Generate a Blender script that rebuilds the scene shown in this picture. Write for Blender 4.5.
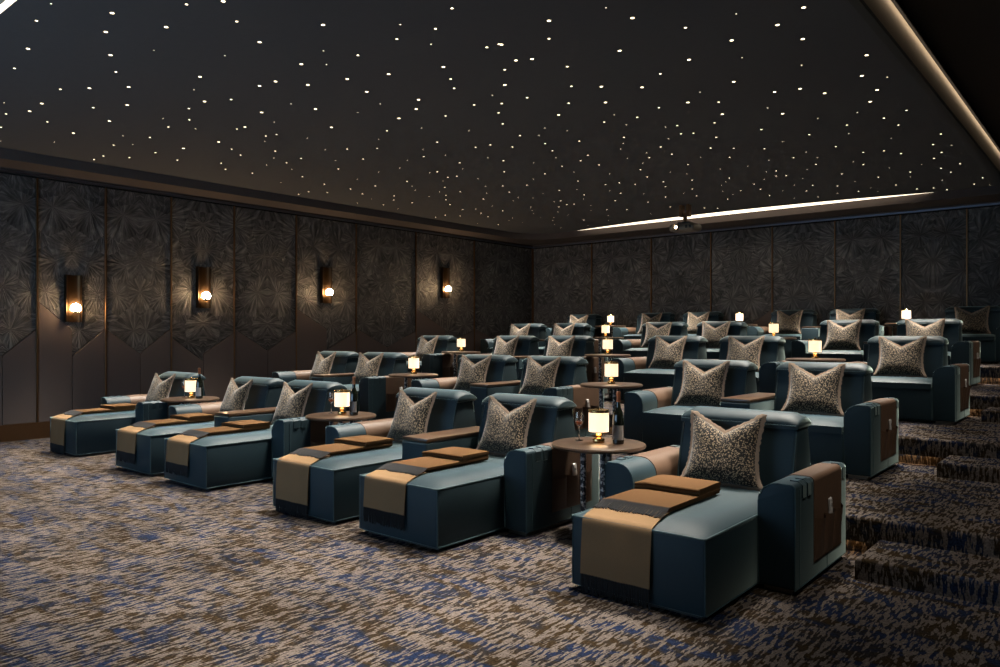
import bpy, bmesh, math, random
from mathutils import Vector, Matrix, noise as mnoise

random.seed(7)
scene = bpy.context.scene
COL = scene.collection
for o in list(bpy.data.objects):
    bpy.data.objects.remove(o)

# ------------------------------------------------------------------ camera
FPX, YAW, EYE = 748.8, math.radians(40.08), 1.6
cam_data = bpy.data.cameras.new('camera')
cam_data.sensor_fit = 'HORIZONTAL'
cam_data.sensor_width = 36.0
cam_data.lens = 36.0 * FPX / 1000.0
cam_data.shift_y = 0.0011
cam_data.clip_start = 0.05
cam = bpy.data.objects.new('camera', cam_data)
cam.location = (0, 0, EYE)
cam.rotation_euler = (math.pi / 2, 0, YAW)
COL.objects.link(cam)
scene.camera = cam

# ------------------------------------------------------------------ light and exposure
EXPOSURE = 0.0
SCREEN_STRENGTH = 3.8
ADDED_SPOT_W = 2400.0
scene.view_settings.view_transform = 'Standard'
scene.view_settings.look = 'None'
scene.view_settings.gamma = 1.0
scene.view_settings.use_curve_mapping = False
scene.view_settings.exposure = EXPOSURE
scene.cycles.use_denoising = True
scene.cycles.max_bounces = 6
scene.cycles.diffuse_bounces = 3
scene.cycles.sample_clamp_indirect = 4.0

world = bpy.data.worlds.new('world')
scene.world = world
world.use_nodes = True
world.node_tree.nodes['Background'].inputs[0].default_value = (0.05, 0.06, 0.08, 1)
world.node_tree.nodes['Background'].inputs[1].default_value = 0.0

# main dimensions of the room (metres)
WX, BY = -12.887, 16.738          # left wall, back wall
RX, FY = 1.6, -2.6                # right wall, front wall
ZC, ZSTAR, ZSOF = 4.60, 4.25, 4.10
SIN, COS = math.sin(YAW), math.cos(YAW)
ROW0, PITCH, TIER = 4.65, 2.72, 0.273
C0 = -6.58
ODD = [-4.34, -2.26, -1.04, 1.04, 2.26, 4.34]
EVEN = [-4.10, -2.89, -0.60, 0.60, 2.89, 4.10]

def ray(u, v):
    k = (u - 500) / FPX
    return Vector((k * COS - SIN, k * SIN + COS, (334.6 - v) / FPX))
def at_x(u, v, x):
    r = ray(u, v); d = x / r.x
    return Vector((x, r.y * d, EYE + r.z * d))
def at_y(u, v, y):
    r = ray(u, v); d = y / r.y
    return Vector((r.x * d, y, EYE + r.z * d))
def at_z(u, v, z):
    r = ray(u, v); d = (z - EYE) / r.z
    return Vector((r.x * d, r.y * d, z))

# added spotlights below the star board, stand-ins for soft overhead light
def added_spots():
    def spot(x, y, d, power, cone, z=ZSTAR - 0.26):
        ld = bpy.data.lights.new('added_spot', 'SPOT')
        ld.energy = power
        ld.color = (1.0, 0.92, 0.80)
        ld.spot_size = math.radians(cone)
        ld.spot_blend = 1.0
        ld.shadow_soft_size = 0.25
        lo = bpy.data.objects.new('added_spot', ld)
        lo.location = (x, y, z)
        lo.rotation_euler = Vector(d).to_track_quat('-Z', 'Y').to_euler()
        COL.objects.link(lo)
    for iy, y in enumerate([2.6, 3.9, 5.3, 6.7, 8.1, 9.5, 10.9, 12.3, 13.7, 15.0]):
        for x in [-11.7, -10.4, -9.1, -7.8, -6.5, -5.2, -3.9, -2.6]:
            spot(x + (0.3 if iy % 2 else 0), y, (-0.02, -0.29, -1), ADDED_SPOT_W * (0.5 if y < 3 else 1.0), 38)
        # added unseen spots over the aisle, brightening its carpet and the seat sides
        if y > 3: spot(-0.35, y - 0.3, (-0.22, 0.26, -1), ADDED_SPOT_W * 0.11, 60, ZC - 0.03)
    for x in [-11.0, -9.4, -7.8, -6.2, -4.6, -3.0]:
        spot(x, 15.35, (-0.05, 0.12, -1), ADDED_SPOT_W * 1.1, 40)
added_spots()

# ------------------------------------------------------------------ material helpers
def srgb(r, g, b):
    def f(c):
        c /= 255.0
        return c / 12.92 if c <= 0.04045 else ((c + 0.055) / 1.055) ** 2.4
    return (f(r), f(g), f(b), 1.0)

class NT:
    def __init__(self, name):
        self.m = bpy.data.materials.new(name)
        self.m.use_nodes = True
        self.t = self.m.node_tree
        self.b = self.t.nodes['Principled BSDF']
    def n(self, typ, **kw):
        nd = self.t.nodes.new(typ)
        for k, v in kw.items():
            if k.startswith('i_'):
                key = k[2:]
                key = int(key) if key.isdigit() else key
                nd.inputs[key].default_value = v
            else:
                setattr(nd, k, v)
        return nd
    def l(self, a, b):
        self.t.links.new(a, b)
    def math(self, op, a, b=None, c=None):
        nd = self.n('ShaderNodeMath', operation=op)
        for i, v in enumerate((a, b, c)):
            if v is None: continue
            if isinstance(v, (int, float)): nd.inputs[i].default_value = v
            else: self.l(v, nd.inputs[i])
        return nd.outputs[0]
    def ramp(self, fac, stops, interp='LINEAR'):
        nd = self.n('ShaderNodeValToRGB')
        cr = nd.color_ramp; cr.interpolation = interp
        while len(cr.elements) < len(stops): cr.elements.new(0.5)
        for e, (p, c) in zip(cr.elements, stops):
            e.position = p; e.color = c
        self.l(fac, nd.inputs[0])
        return nd.outputs[0]
    def mix(self, fac, a, b, typ='MIX'):
        nd = self.n('ShaderNodeMix', data_type='RGBA', blend_type=typ)
        for i, v in ((0, fac), (6, a), (7, b)):
            if isinstance(v, (int, float)): nd.inputs[i].default_value = v
            elif isinstance(v, tuple): nd.inputs[i].default_value = v
            else: self.l(v, nd.inputs[i])
        return nd.outputs[2]
    def obj(self):
        return self.n('ShaderNodeTexCoord').outputs['Object']
    def geo(self):
        return self.n('ShaderNodeNewGeometry').outputs['Position']
    def noise(self, vec, scale, detail=2, rough=0.5, dist=0.0):
        nd = self.n('ShaderNodeTexNoise')
        nd.inputs['Scale'].default_value = scale
        nd.inputs['Detail'].default_value = detail
        nd.inputs['Roughness'].default_value = rough
        nd.inputs['Distortion'].default_value = dist
        self.l(vec, nd.inputs['Vector'])
        return nd.outputs['Fac']
    def mapv(self, vec, scale):
        nd = self.n('ShaderNodeVectorMath', operation='MULTIPLY')
        self.l(vec, nd.inputs[0]); nd.inputs[1].default_value = scale
        return nd.outputs[0]
    def bump(self, h, strength, dist=0.01):
        nd = self.n('ShaderNodeBump')
        nd.inputs['Strength'].default_value = strength
        nd.inputs['Distance'].default_value = dist
        self.l(h, nd.inputs['Height'])
        self.l(nd.outputs[0], self.b.inputs['Normal'])
    def base(self, c):
        if isinstance(c, tuple): self.b.inputs['Base Color'].default_value = c
        else: self.l(c, self.b.inputs['Base Color'])
    def set(self, **kw):
        for k, v in kw.items():
            self.b.inputs[k.replace('_', ' ')].default_value = v

def plain(name, col, rough=0.5, metal=0.0, **kw):
    m = NT(name); m.base(col); m.set(Roughness=rough, Metallic=metal, **kw)
    return m.m
def metal(name, col, rough):
    m = NT(name)
    n = m.noise(m.mapv(m.obj(), (30, 30, 4)), 6, 3)
    m.base(m.mix(n, tuple(c * 0.75 for c in col[:3]) + (1,), col))
    m.set(Roughness=rough, Metallic=1.0)
    return m.m
def emit(name, col, s, sampling='AUTO'):
    m = NT(name); m.base((0.8, 0.8, 0.8, 1)); m.set(Roughness=0.5)
    m.b.inputs['Emission Color'].default_value = col
    m.b.inputs['Emission Strength'].default_value = s
    m.m.cycles.emission_sampling = sampling
    return m.m

M = {}
def mk_velvet(name, dark, lite):
    m = NT(name)
    p = m.obj()
    a = m.noise(p, 5, 3)
    b = m.noise(p, 220, 2)
    c = m.mix(a, dark, lite)
    m.base(c)
    m.set(Roughness=0.6, Specular_IOR_Level=0.3, Sheen_Weight=1.0, Sheen_Roughness=0.25, Sheen_Tint=(0.78, 1.0, 0.92, 1))
    m.bump(b, 0.08, 0.002)
    return m.m
M['velvet'] = mk_velvet('teal_velvet', (0.0035, 0.0145, 0.0220, 1), (0.0058, 0.0205, 0.0285, 1))
M['piping'] = mk_velvet('lit_teal_piping', (0.015, 0.036, 0.044, 1), (0.020, 0.044, 0.052, 1))  # same velvet coloured lighter, painting in the light caught along seams

def mk_leather():
    m = NT('tan_leather')
    p = m.obj()
    v = m.n('ShaderNodeTexVoronoi'); v.inputs['Scale'].default_value = 260; m.l(p, v.inputs['Vector'])
    m.base(m.mix(m.noise(p, 9, 3), srgb(69, 51, 38), srgb(83, 62, 47)))
    m.set(Roughness=0.55, Specular_IOR_Level=0.3)
    m.bump(v.outputs['Distance'], 0.25, 0.001)
    return m.m
M['leather'] = mk_leather()

def mk_carpet():
    m = NT('woven_carpet')
    p = m.geo()
    sx = m.n('ShaderNodeSeparateXYZ'); m.l(p, sx.inputs[0])
    yy = m.math('ADD', sx.outputs[1], sx.outputs[2])
    cb = m.n('ShaderNodeCombineXYZ'); m.l(sx.outputs[0], cb.inputs[0]); m.l(yy, cb.inputs[1])
    q = cb.outputs[0]
    # short strokes running front to back
    st = m.noise(m.mapv(q, (42, 7.5, 1)), 1.0, 1.2, 0.5, 0.15)
    st2 = m.noise(m.mapv(q, (82, 17, 1)), 1.0, 1.2, 0.5, 0.15)
    patch = m.noise(m.mapv(q, (2.6, 3.6, 1)), 1.0, 3, 0.55, 0.6)
    s = m.math('ADD', m.math('MULTIPLY', st, 0.62), m.math('MULTIPLY', st2, 0.38))
    s = m.math('ADD', s, m.math('MULTIPLY', m.math('SUBTRACT', patch, 0.5), 0.22))
    mask = m.ramp(s, [(0.500, (0, 0, 0, 1)), (0.525, (1, 1, 1, 1))])
    tone = m.noise(m.mapv(q, (2.2, 5.0, 1)), 1.0, 3, 0.6, 1.0)
    darks = m.ramp(tone, [(0.0, (0.014, 0.0103, 0.0070, 1)), (0.42, (0.020, 0.0135, 0.0080, 1)), (0.50, (0.01332, 0.01184, 0.01184, 1)),
                          (0.56, (0.00888, 0.01184, 0.0222, 1)), (0.62, (0.0090, 0.0135, 0.0290, 1)), (1.0, (0.0080, 0.0120, 0.0240, 1))])
    lights = m.mix(m.noise(m.mapv(q, (9, 3, 1)), 1.0, 3), (0.055, 0.045, 0.039, 1), (0.093, 0.077, 0.067, 1))
    c = m.mix(mask, darks, lights)
    pile = m.noise(p, 75, 3, 0.75)
    c = m.mix(1.0, c, m.ramp(pile, [(0.30, (0.28, 0.28, 0.29, 1)), (0.68, (1.45, 1.45, 1.45, 1))]), 'MULTIPLY')
    m.base(c)
    m.set(Roughness=1.0, Specular_IOR_Level=0.0)
    m.bump(m.math('ADD', pile, m.math('MULTIPLY', mask, 0.5)), 0.55, 0.006)
    return m.m
M['carpet'] = mk_carpet()

def mk_fan():
    m = NT('fan_relief_panel')
    p = m.obj()
    sx = m.n('ShaderNodeSeparateXYZ'); m.l(p, sx.inputs[0])
    rnd = m.n('ShaderNodeObjectInfo').outputs['Random']
    ax = m.math('ABSOLUTE', sx.outputs[0])
    cb = m.n('ShaderNodeCombineXYZ')
    m.l(m.math('ADD', ax, m.math('MULTIPLY', m.math('FLOOR', m.math('MULTIPLY', rnd, 3.99)), 7.0)), cb.inputs[0])
    m.l(sx.outputs[2], cb.inputs[1])
    def fan(scale, off):
        add = m.n('ShaderNodeVectorMath', operation='ADD'); m.l(cb.outputs[0], add.inputs[0]); add.inputs[1].default_value = (off, off * 1.7, 0)
        v = m.n('ShaderNodeTexVoronoi', voronoi_dimensions='2D'); v.inputs['Scale'].default_value = scale; v.inputs['Randomness'].default_value = 0.85
        m.l(add.outputs[0], v.inputs['Vector'])
        d = m.n('ShaderNodeVectorMath', operation='SUBTRACT'); m.l(add.outputs[0], d.inputs[0]); m.l(v.outputs['Position'], d.inputs[1])
        ds = m.n('ShaderNodeSeparateXYZ'); m.l(d.outputs[0], ds.inputs[0])
        ang = m.math('ARCTAN2', ds.outputs[1], ds.outputs[0])
        cc = m.n('ShaderNodeSeparateColor'); m.l(v.outputs['Color'], cc.inputs[0])
        k = m.n('ShaderNodeCombineXYZ')
        m.l(m.math('MULTIPLY', ang, 7.0), k.inputs[0])
        m.l(m.math('MULTIPLY', v.outputs['Distance'], 2.2), k.inputs[1])
        m.l(m.math('MULTIPLY', cc.outputs[0], 40.0), k.inputs[2])
        return m.noise(k.outputs[0], 1.0, 3, 0.6), cc.outputs[1], v.outputs['Distance']
    n1, c1, d1 = fan(1.55, 0.0)
    n2, c2, d2 = fan(2.1, 5.3)
    sel = m.ramp(m.math('SUBTRACT', c1, m.math('MULTIPLY', c2, 0.6)), [(0.10, (0, 0, 0, 1)), (0.14, (1, 1, 1, 1))])
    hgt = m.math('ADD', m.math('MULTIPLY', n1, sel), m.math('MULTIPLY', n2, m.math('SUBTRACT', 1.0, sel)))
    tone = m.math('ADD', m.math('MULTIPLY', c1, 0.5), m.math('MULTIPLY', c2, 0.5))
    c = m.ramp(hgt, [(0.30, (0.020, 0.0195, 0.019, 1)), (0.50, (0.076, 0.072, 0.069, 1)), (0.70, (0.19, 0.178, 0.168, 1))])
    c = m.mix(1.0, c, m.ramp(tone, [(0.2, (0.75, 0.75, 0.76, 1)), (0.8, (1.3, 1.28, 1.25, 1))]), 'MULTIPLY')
    m.base(c)
    m.set(Roughness=0.55, Specular_IOR_Level=0.35)
    m.bump(hgt, 1.0, 0.03)
    return m.m
M['fan'] = mk_fan()

def mk_fabric(name, a, b, scale=260):
    m = NT(name)
    p = m.obj()
    n = m.noise(p, scale, 2, 0.6)
    m.base(m.mix(n, a, b)); m.set(Roughness=0.9, Specular_IOR_Level=0.1)
    m.bump(n, 0.25, 0.002)
    return m.m
M['wallfabric'] = mk_fabric('brown_wall_fabric', (0.11, 0.082, 0.070, 1), (0.16, 0.122, 0.105, 1))
M['plaster'] = mk_fabric('dark_plaster', (0.040, 0.036, 0.033, 1), (0.046, 0.041, 0.038, 1), 30)
M['soffit'] = mk_fabric('dark_brown_soffit', (0.080, 0.066, 0.061, 1), (0.090, 0.074, 0.068, 1), 20)
M['starboard'] = mk_fabric('star_ceiling_board', (0.088, 0.088, 0.092, 1), (0.096, 0.096, 0.100, 1), 12)
M['backing'] = plain('black_backing', (0.006, 0.005, 0.005, 1), 0.9)
M['beige'] = mk_fabric('beige_cove_face', (0.38, 0.30, 0.215, 1), (0.42, 0.33, 0.235, 1), 15)
M['brass'] = metal('aged_brass', (0.20, 0.105, 0.05, 1), 0.42)
M['bronze'] = metal('dark_bronze', (0.07, 0.040, 0.020, 1), 0.4)
M['gold'] = metal('polished_gold', (0.75, 0.50, 0.20, 1), 0.2)
M['steeltrim'] = metal('blue_grey_trim', (0.20, 0.21, 0.26, 1), 0.4)
M['handset'] = plain('pale_grey_plastic', (0.42, 0.40, 0.38, 1), 0.35)
M['footmetal'] = metal('grey_foot_metal', (0.30, 0.27, 0.24, 1), 0.35)
M['silver'] = metal('brushed_silver', (0.62, 0.60, 0.58, 1), 0.3)
M['basewood'] = metal('bronze_baseboard', (0.22, 0.12, 0.06, 1), 0.5)

def mk_wood(name, a, b, radial=False):
    m = NT(name)
    p = m.obj()
    if radial:
        sx = m.n('ShaderNodeSeparateXYZ'); m.l(p, sx.inputs[0])
        ang = m.math('ARCTAN2', sx.outputs[1], sx.outputs[0])
        seg = m.math('FLOOR', m.math('MULTIPLY', ang, 8 / (2 * math.pi)))
        w = m.n('ShaderNodeTexWhiteNoise', noise_dimensions='1D'); m.l(seg, w.inputs['W'])
        loc = m.math('SUBTRACT', ang, m.math('MULTIPLY', m.math('ADD', seg, 0.5), 2 * math.pi / 8))
        r = m.n('ShaderNodeVectorMath', operation='LENGTH'); m.l(p, r.inputs[0])
        k = m.n('ShaderNodeCombineXYZ')
        m.l(m.math('MULTIPLY', m.math('COSINE', loc), m.math('MULTIPLY', r.outputs['Value'], 6.0)), k.inputs[0])
        m.l(m.math('MULTIPLY', m.math('SINE', loc), m.math('MULTIPLY', r.outputs['Value'], 60.0)), k.inputs[1])
        m.l(m.math('MULTIPLY', w.outputs['Value'], 20.0), k.inputs[2])
        n = m.noise(k.outputs[0], 1.0, 4, 0.6, 0.6)
        c = m.mix(n, a, b)
        c = m.mix(1.0, c, m.ramp(w.outputs['Value'], [(0, (0.7, 0.7, 0.7, 1)), (1, (1.25, 1.25, 1.25, 1))]), 'MULTIPLY')
    else:
        n = m.noise(m.mapv(p, (45, 3, 45)), 1.0, 4, 0.6, 0.8)
        c = m.mix(n, a, b)
    m.base(c); m.set(Roughness=0.32, Specular_IOR_Level=0.5, Coat_Weight=0.3, Coat_Roughness=0.2)
    return m.m
M['tablewood'] = mk_wood('walnut_table_veneer', (0.01628, 0.00888, 0.00518, 1), (0.074, 0.04144, 0.0222, 1), True)
M['armwood'] = mk_wood('walnut_armrest', (0.0333, 0.01776, 0.00888, 1), (0.0777, 0.04292, 0.02294, 1))

def mk_terrazzo():
    m = NT('terrazzo_leg')
    v = m.n('ShaderNodeTexVoronoi'); v.inputs['Scale'].default_value = 55; m.l(m.obj(), v.inputs['Vector'])
    cc = m.n('ShaderNodeSeparateColor'); m.l(v.outputs['Color'], cc.inputs[0])
    m.base(m.ramp(cc.outputs[0], [(0.0, (0.016, 0.018, 0.026, 1)), (0.55, (0.03, 0.03, 0.04, 1)), (0.62, (0.32, 0.29, 0.28, 1)), (0.8, (0.55, 0.52, 0.50, 1))], 'CONSTANT'))
    m.set(Roughness=0.3)
    return m.m
M['terrazzo'] = mk_terrazzo()

def mk_leopard():
    m = NT('speckled_cushion')
    p = m.obj()
    v = m.n('ShaderNodeTexVoronoi'); v.inputs['Scale'].default_value = 92
    add = m.n('ShaderNodeVectorMath', operation='ADD'); m.l(p, add.inputs[0])
    nn = m.n('ShaderNodeTexNoise'); nn.inputs['Scale'].default_value = 45; m.l(p, nn.inputs['Vector'])
    m.l(m.mapv(nn.outputs['Color'], (0.018, 0.018, 0.018)), add.inputs[1])
    m.l(add.outputs[0], v.inputs['Vector'])
    n = m.noise(p, 82, 2, 0.6)
    s = m.math('ADD', m.math('MULTIPLY', v.outputs['Distance'], 0.8), m.math('MULTIPLY', m.math('SUBTRACT', n, 0.5), 1.0))
    c = m.ramp(s, [(0.27, (0.222, 0.1665, 0.1073, 1)), (0.36, (0.01036, 0.00814, 0.00666, 1))])
    m.base(c); m.set(Roughness=0.9, Specular_IOR_Level=0.1, Sheen_Weight=0.3)
    m.bump(m.noise(p, 300, 2), 0.4, 0.003)
    return m.m
M['leopard'] = mk_leopard()
M['fringe'] = mk_fabric('taupe_fringe', (0.1184, 0.0851, 0.0629, 1), (0.222, 0.1665, 0.1258, 1), 180)
M['throw'] = mk_fabric('ochre_throw', (0.04884, 0.02294, 0.00814, 1), (0.07992, 0.03996, 0.0148, 1), 330)
M['throwback'] = mk_fabric('khaki_throw_reverse', (0.1199, 0.07193, 0.03596, 1), (0.1998, 0.1249, 0.06593, 1), 330)
M['blackfringe'] = mk_fabric('black_throw_fringe', (0.010, 0.010, 0.011, 1), (0.028, 0.028, 0.030, 1), 200)
M['shade'] = emit('lit_lamp_shade', (1.0, 0.71, 0.43, 1), 1.3)
M['globe'] = emit('lit_glass_globe', (1.0, 0.68, 0.38, 1), 150.0)
M['star'] = emit('star_point', (1.0, 0.80, 0.52, 1), 5.0, 'NONE')
M['ledwhite'] = emit('led_diffuser', (1.0, 0.84, 0.63, 1), 2.2)
M['ledwarm'] = emit('warm_led', (1.0, 0.62, 0.30, 1), 16.0)
M['ledcove'] = emit('cove_led', (1.0, 0.88, 0.72, 1), 4.5)
M['lens'] = emit('lit_projector_lens', (1.0, 0.72, 0.42, 1), 14.0)
M['screen'] = emit('cinema_screen', (0.44, 0.70, 1.0, 1), SCREEN_STRENGTH)
M['bottle'] = plain('dark_bottle_glass', (0.006, 0.008, 0.005, 1), 0.06, 0.0, Specular_IOR_Level=0.7)
M['foil'] = metal('copper_foil', (0.62, 0.25, 0.13, 1), 0.4)
M['label'] = mk_fabric('paper_label', (0.68, 0.62, 0.58, 1), (0.76, 0.70, 0.66, 1), 90)
def mk_glass():
    m = NT('clear_glass'); m.base((1, 1, 1, 1)); m.set(Roughness=0.02, Transmission_Weight=1.0, IOR=1.45)
    return m.m
M['glass'] = mk_glass()
M['wine'] = plain('amber_wine', (0.55, 0.12, 0.03, 1), 0.1, 0.0, Transmission_Weight=0.6)
M['projbody'] = plain('grey_projector_casing', (0.14, 0.115, 0.085, 1), 0.45)
M['dark'] = plain('matt_black', (0.012, 0.011, 0.010, 1), 0.6)

# ------------------------------------------------------------------ geometry helpers
def mesh_from(bm, name, mat, smooth=True, angle=35):
    bmesh.ops.recalc_face_normals(bm, faces=bm.faces)
    me = bpy.data.meshes.new(name)
    bm.to_mesh(me); bm.free()
    if mat is not None: me.materials.append(mat)
    if smooth:
        me.polygons.foreach_set('use_smooth', [True] * len(me.polygons))
        try: me.set_sharp_from_angle(angle=math.radians(angle))
        except Exception: pass
    return me
def link(name, me, parent=None, loc=None, rot=None):
    o = bpy.data.objects.new(name, me)
    COL.objects.link(o)
    if parent is not None: o.parent = parent
    if loc is not None: o.location = loc
    if rot is not None: o.rotation_euler = rot
    return o
def thing(name, label, cat, loc=(0, 0, 0), rz=0.0, group=None):
    o = bpy.data.objects.new(name, None)
    o.empty_display_size = 0.1
    COL.objects.link(o); o.location = loc; o.rotation_euler = (0, 0, rz)
    o['label'] = label; o['category'] = cat
    if group: o['group'] = group
    return o
def tag(o, label, cat, group=None):
    o['label'] = label; o['category'] = cat
    if group: o['group'] = group
    return o
def struct(o, label=None):
    o['kind'] = 'structure'
    if label: o['label'] = label
    return o

def box(bm, x0, x1, y0, y1, z0, z1):
    v = [bm.verts.new(c) for c in ((x0, y0, z0), (x1, y0, z0), (x1, y1, z0), (x0, y1, z0), (x0, y0, z1), (x1, y0, z1), (x1, y1, z1), (x0, y1, z1))]
    for f in ((0, 3, 2, 1), (4, 5, 6, 7), (0, 1, 5, 4), (1, 2, 6, 5), (2, 3, 7, 6), (3, 0, 4, 7)):
        bm.faces.new([v[i] for i in f])
def rbox(x0, x1, y0, y1, z0, z1, r, seg=3):
    bm = bmesh.new(); box(bm, x0, x1, y0, y1, z0, z1)
    if r > 0: bmesh.ops.bevel(bm, geom=list(bm.edges), offset=r, segments=seg, profile=0.5, affect='EDGES')
    return bm
def tube(bm, pts, r, seg=6, closed=False):
    pts = [Vector(p) for p in pts]
    n = len(pts); rings = []
    for i, p in enumerate(pts):
        a = pts[(i - 1) % n] if (closed or i > 0) else p
        b = pts[(i + 1) % n] if (closed or i < n - 1) else p
        t = (b - a).normalized()
        up = Vector((0, 0, 1)) if abs(t.z) < 0.9 else Vector((1, 0, 0))
        s = t.cross(up).normalized(); w = s.cross(t)
        rings.append([bm.verts.new(p + r * (math.cos(2 * math.pi * k / seg) * s + math.sin(2 * math.pi * k / seg) * w)) for k in range(seg)])
    m = n if closed else n - 1
    for i in range(m):
        A, B = rings[i], rings[(i + 1) % n]
        for k in range(seg):
            bm.faces.new((A[k], A[(k + 1) % seg], B[(k + 1) % seg], B[k]))
    if not closed:
        bm.faces.new(rings[0][::-1]); bm.faces.new(rings[-1])
def lathe(prof, seg=24):
    bm = bmesh.new(); rings = []
    for r, z in prof:
        if r < 1e-5: rings.append([bm.verts.new((0, 0, z))])
        else: rings.append([bm.verts.new((r * math.cos(2 * math.pi * k / seg), r * math.sin(2 * math.pi * k / seg), z)) for k in range(seg)])
    for A, B in zip(rings, rings[1:]):
        for k in range(seg):
            k2 = (k + 1) % seg
            if len(A) == 1 and len(B) == 1: continue
            if len(A) == 1: bm.faces.new((A[0], B[k2], B[k]))
            elif len(B) == 1: bm.faces.new((A[k], A[k2], B[0]))
            else: bm.faces.new((A[k], A[k2], B[k2], B[k]))
    return bm
def extrude_profile(prof, y0, y1, bev=0.0, seg=3):
    """closed profile [(x,z)] extruded along y, rims bevelled"""
    bm = bmesh.new()
    A = [bm.verts.new((x, y0, z)) for x, z in prof]
    B = [bm.verts.new((x, y1, z)) for x, z in prof]
    n = len(prof)
    fa = bm.faces.new(A); fb = bm.faces.new(B[::-1])
    for i in range(n):
        bm.faces.new((A[i], B[i], B[(i + 1) % n], A[(i + 1) % n]))
    if bev:
        es = [e for f in (fa, fb) for e in f.edges]
        bmesh.ops.bevel(bm, geom=es, offset=bev, segments=seg, profile=0.5, affect='EDGES')
    return bm
def prism(poly, t, bev=0.0):
    """polygon [(x,z)] in the local XZ plane with thickness t towards -y"""
    bm = bmesh.new()
    A = [bm.verts.new((x, -t, z)) for x, z in poly]
    B = [bm.verts.new((x, 0, z)) for x, z in poly]
    n = len(poly)
    fa = bm.faces.new(A); bm.faces.new(B[::-1])
    for i in range(n):
        bm.faces.new((A[i], B[i], B[(i + 1) % n], A[(i + 1) % n]))
    if bev:
        bmesh.ops.bevel(bm, geom=list(fa.edges), offset=bev, segments=2, profile=0.5, affect='EDGES')
    return bm
def grid_surface(bm, nu, nv, fn, close_u=False):
    V = [[bm.verts.new(fn(i / nu, j / nv)) for j in range(nv + 1)] for i in range(nu + 1)]
    for i in range(nu):
        for j in range(nv):
            bm.faces.new((V[i][j], V[i + 1][j], V[i + 1][j + 1], V[i][j + 1]))
    return V

# ================================================================== THE ROOM
def flat_box(name, mat, x0, x1, y0, y1, z0, z1, parent=None):
    bm = bmesh.new(); box(bm, x0, x1, y0, y1, z0, z1)
    return link(name, mesh_from(bm, name, mat, False), parent)

struct(flat_box('floor', M['carpet'], WX - 0.2, RX + 0.2, FY - 0.2, BY + 0.2, -0.2, 0.0), 'patterned taupe and navy carpet floor in front of the seats')
STEPX = -1.38
PLAT = [ROW0 + 1.2 + PITCH * i for i in range(4)]
ORD = ['front', 'second', 'third', 'fourth', 'back']
for i, py in enumerate(PLAT):
    z1 = TIER * (i + 1); z0 = TIER * i
    ye = BY + 0.1
    # carpeted tier: nosing above, recessed riser below it in front of the seats
    bm = bmesh.new()
    box(bm, WX, RX, py, ye, z0 + 0.135, z1)
    es = [e for e in bm.edges if all(abs(v.co.y - py) < 1e-5 and abs(v.co.z - z1) < 1e-5 for v in e.verts)]
    bmesh.ops.bevel(bm, geom=es, offset=0.025, segments=3, profile=0.5, affect='EDGES')
    o = struct(link('platform', mesh_from(bm, 'platform', M['carpet'], True, 50)), 'carpeted seating tier under the %s row' % ORD[i + 1])
    bm = bmesh.new(); box(bm, WX, STEPX, py + 0.07, ye, z0 - 0.001, z0 + 0.135)
    link('recessed_riser', mesh_from(bm, 'recessed_riser', M['carpet'], False), o)
    bm = bmesh.new(); box(bm, WX + 0.5, STEPX - 0.12, py + 0.02, py + 0.06, z0 + 0.125, z0 + 0.134)
    link('led_strip', mesh_from(bm, 'led_strip', M['ledwarm'], False), o)
    bm = bmesh.new(); box(bm, WX, STEPX, py, py + 0.012, z0 + 0.095, z0 + 0.136)
    link('nosing_lip', mesh_from(bm, 'nosing_lip', M['carpet'], False), o)
    bm = bmesh.new(); box(bm, STEPX, RX, py - 0.6, ye, z0 - 0.001, z0 + 0.1345)
    es = [e for e in bm.edges if all(abs(v.co.y - (py - 0.6)) < 1e-5 for v in e.verts) and all(v.co.z > z0 + 0.1 for v in e.verts)]
    es += [e for e in bm.edges if all(abs(v.co.x - STEPX) < 1e-5 and v.co.z > z0 + 0.1 for v in e.verts)]
    bmesh.ops.bevel(bm, geom=es, offset=0.022, segments=3, profile=0.5, affect='EDGES')
    link('aisle_step', mesh_from(bm, 'aisle_step', M['carpet'], True, 50), o)

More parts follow.
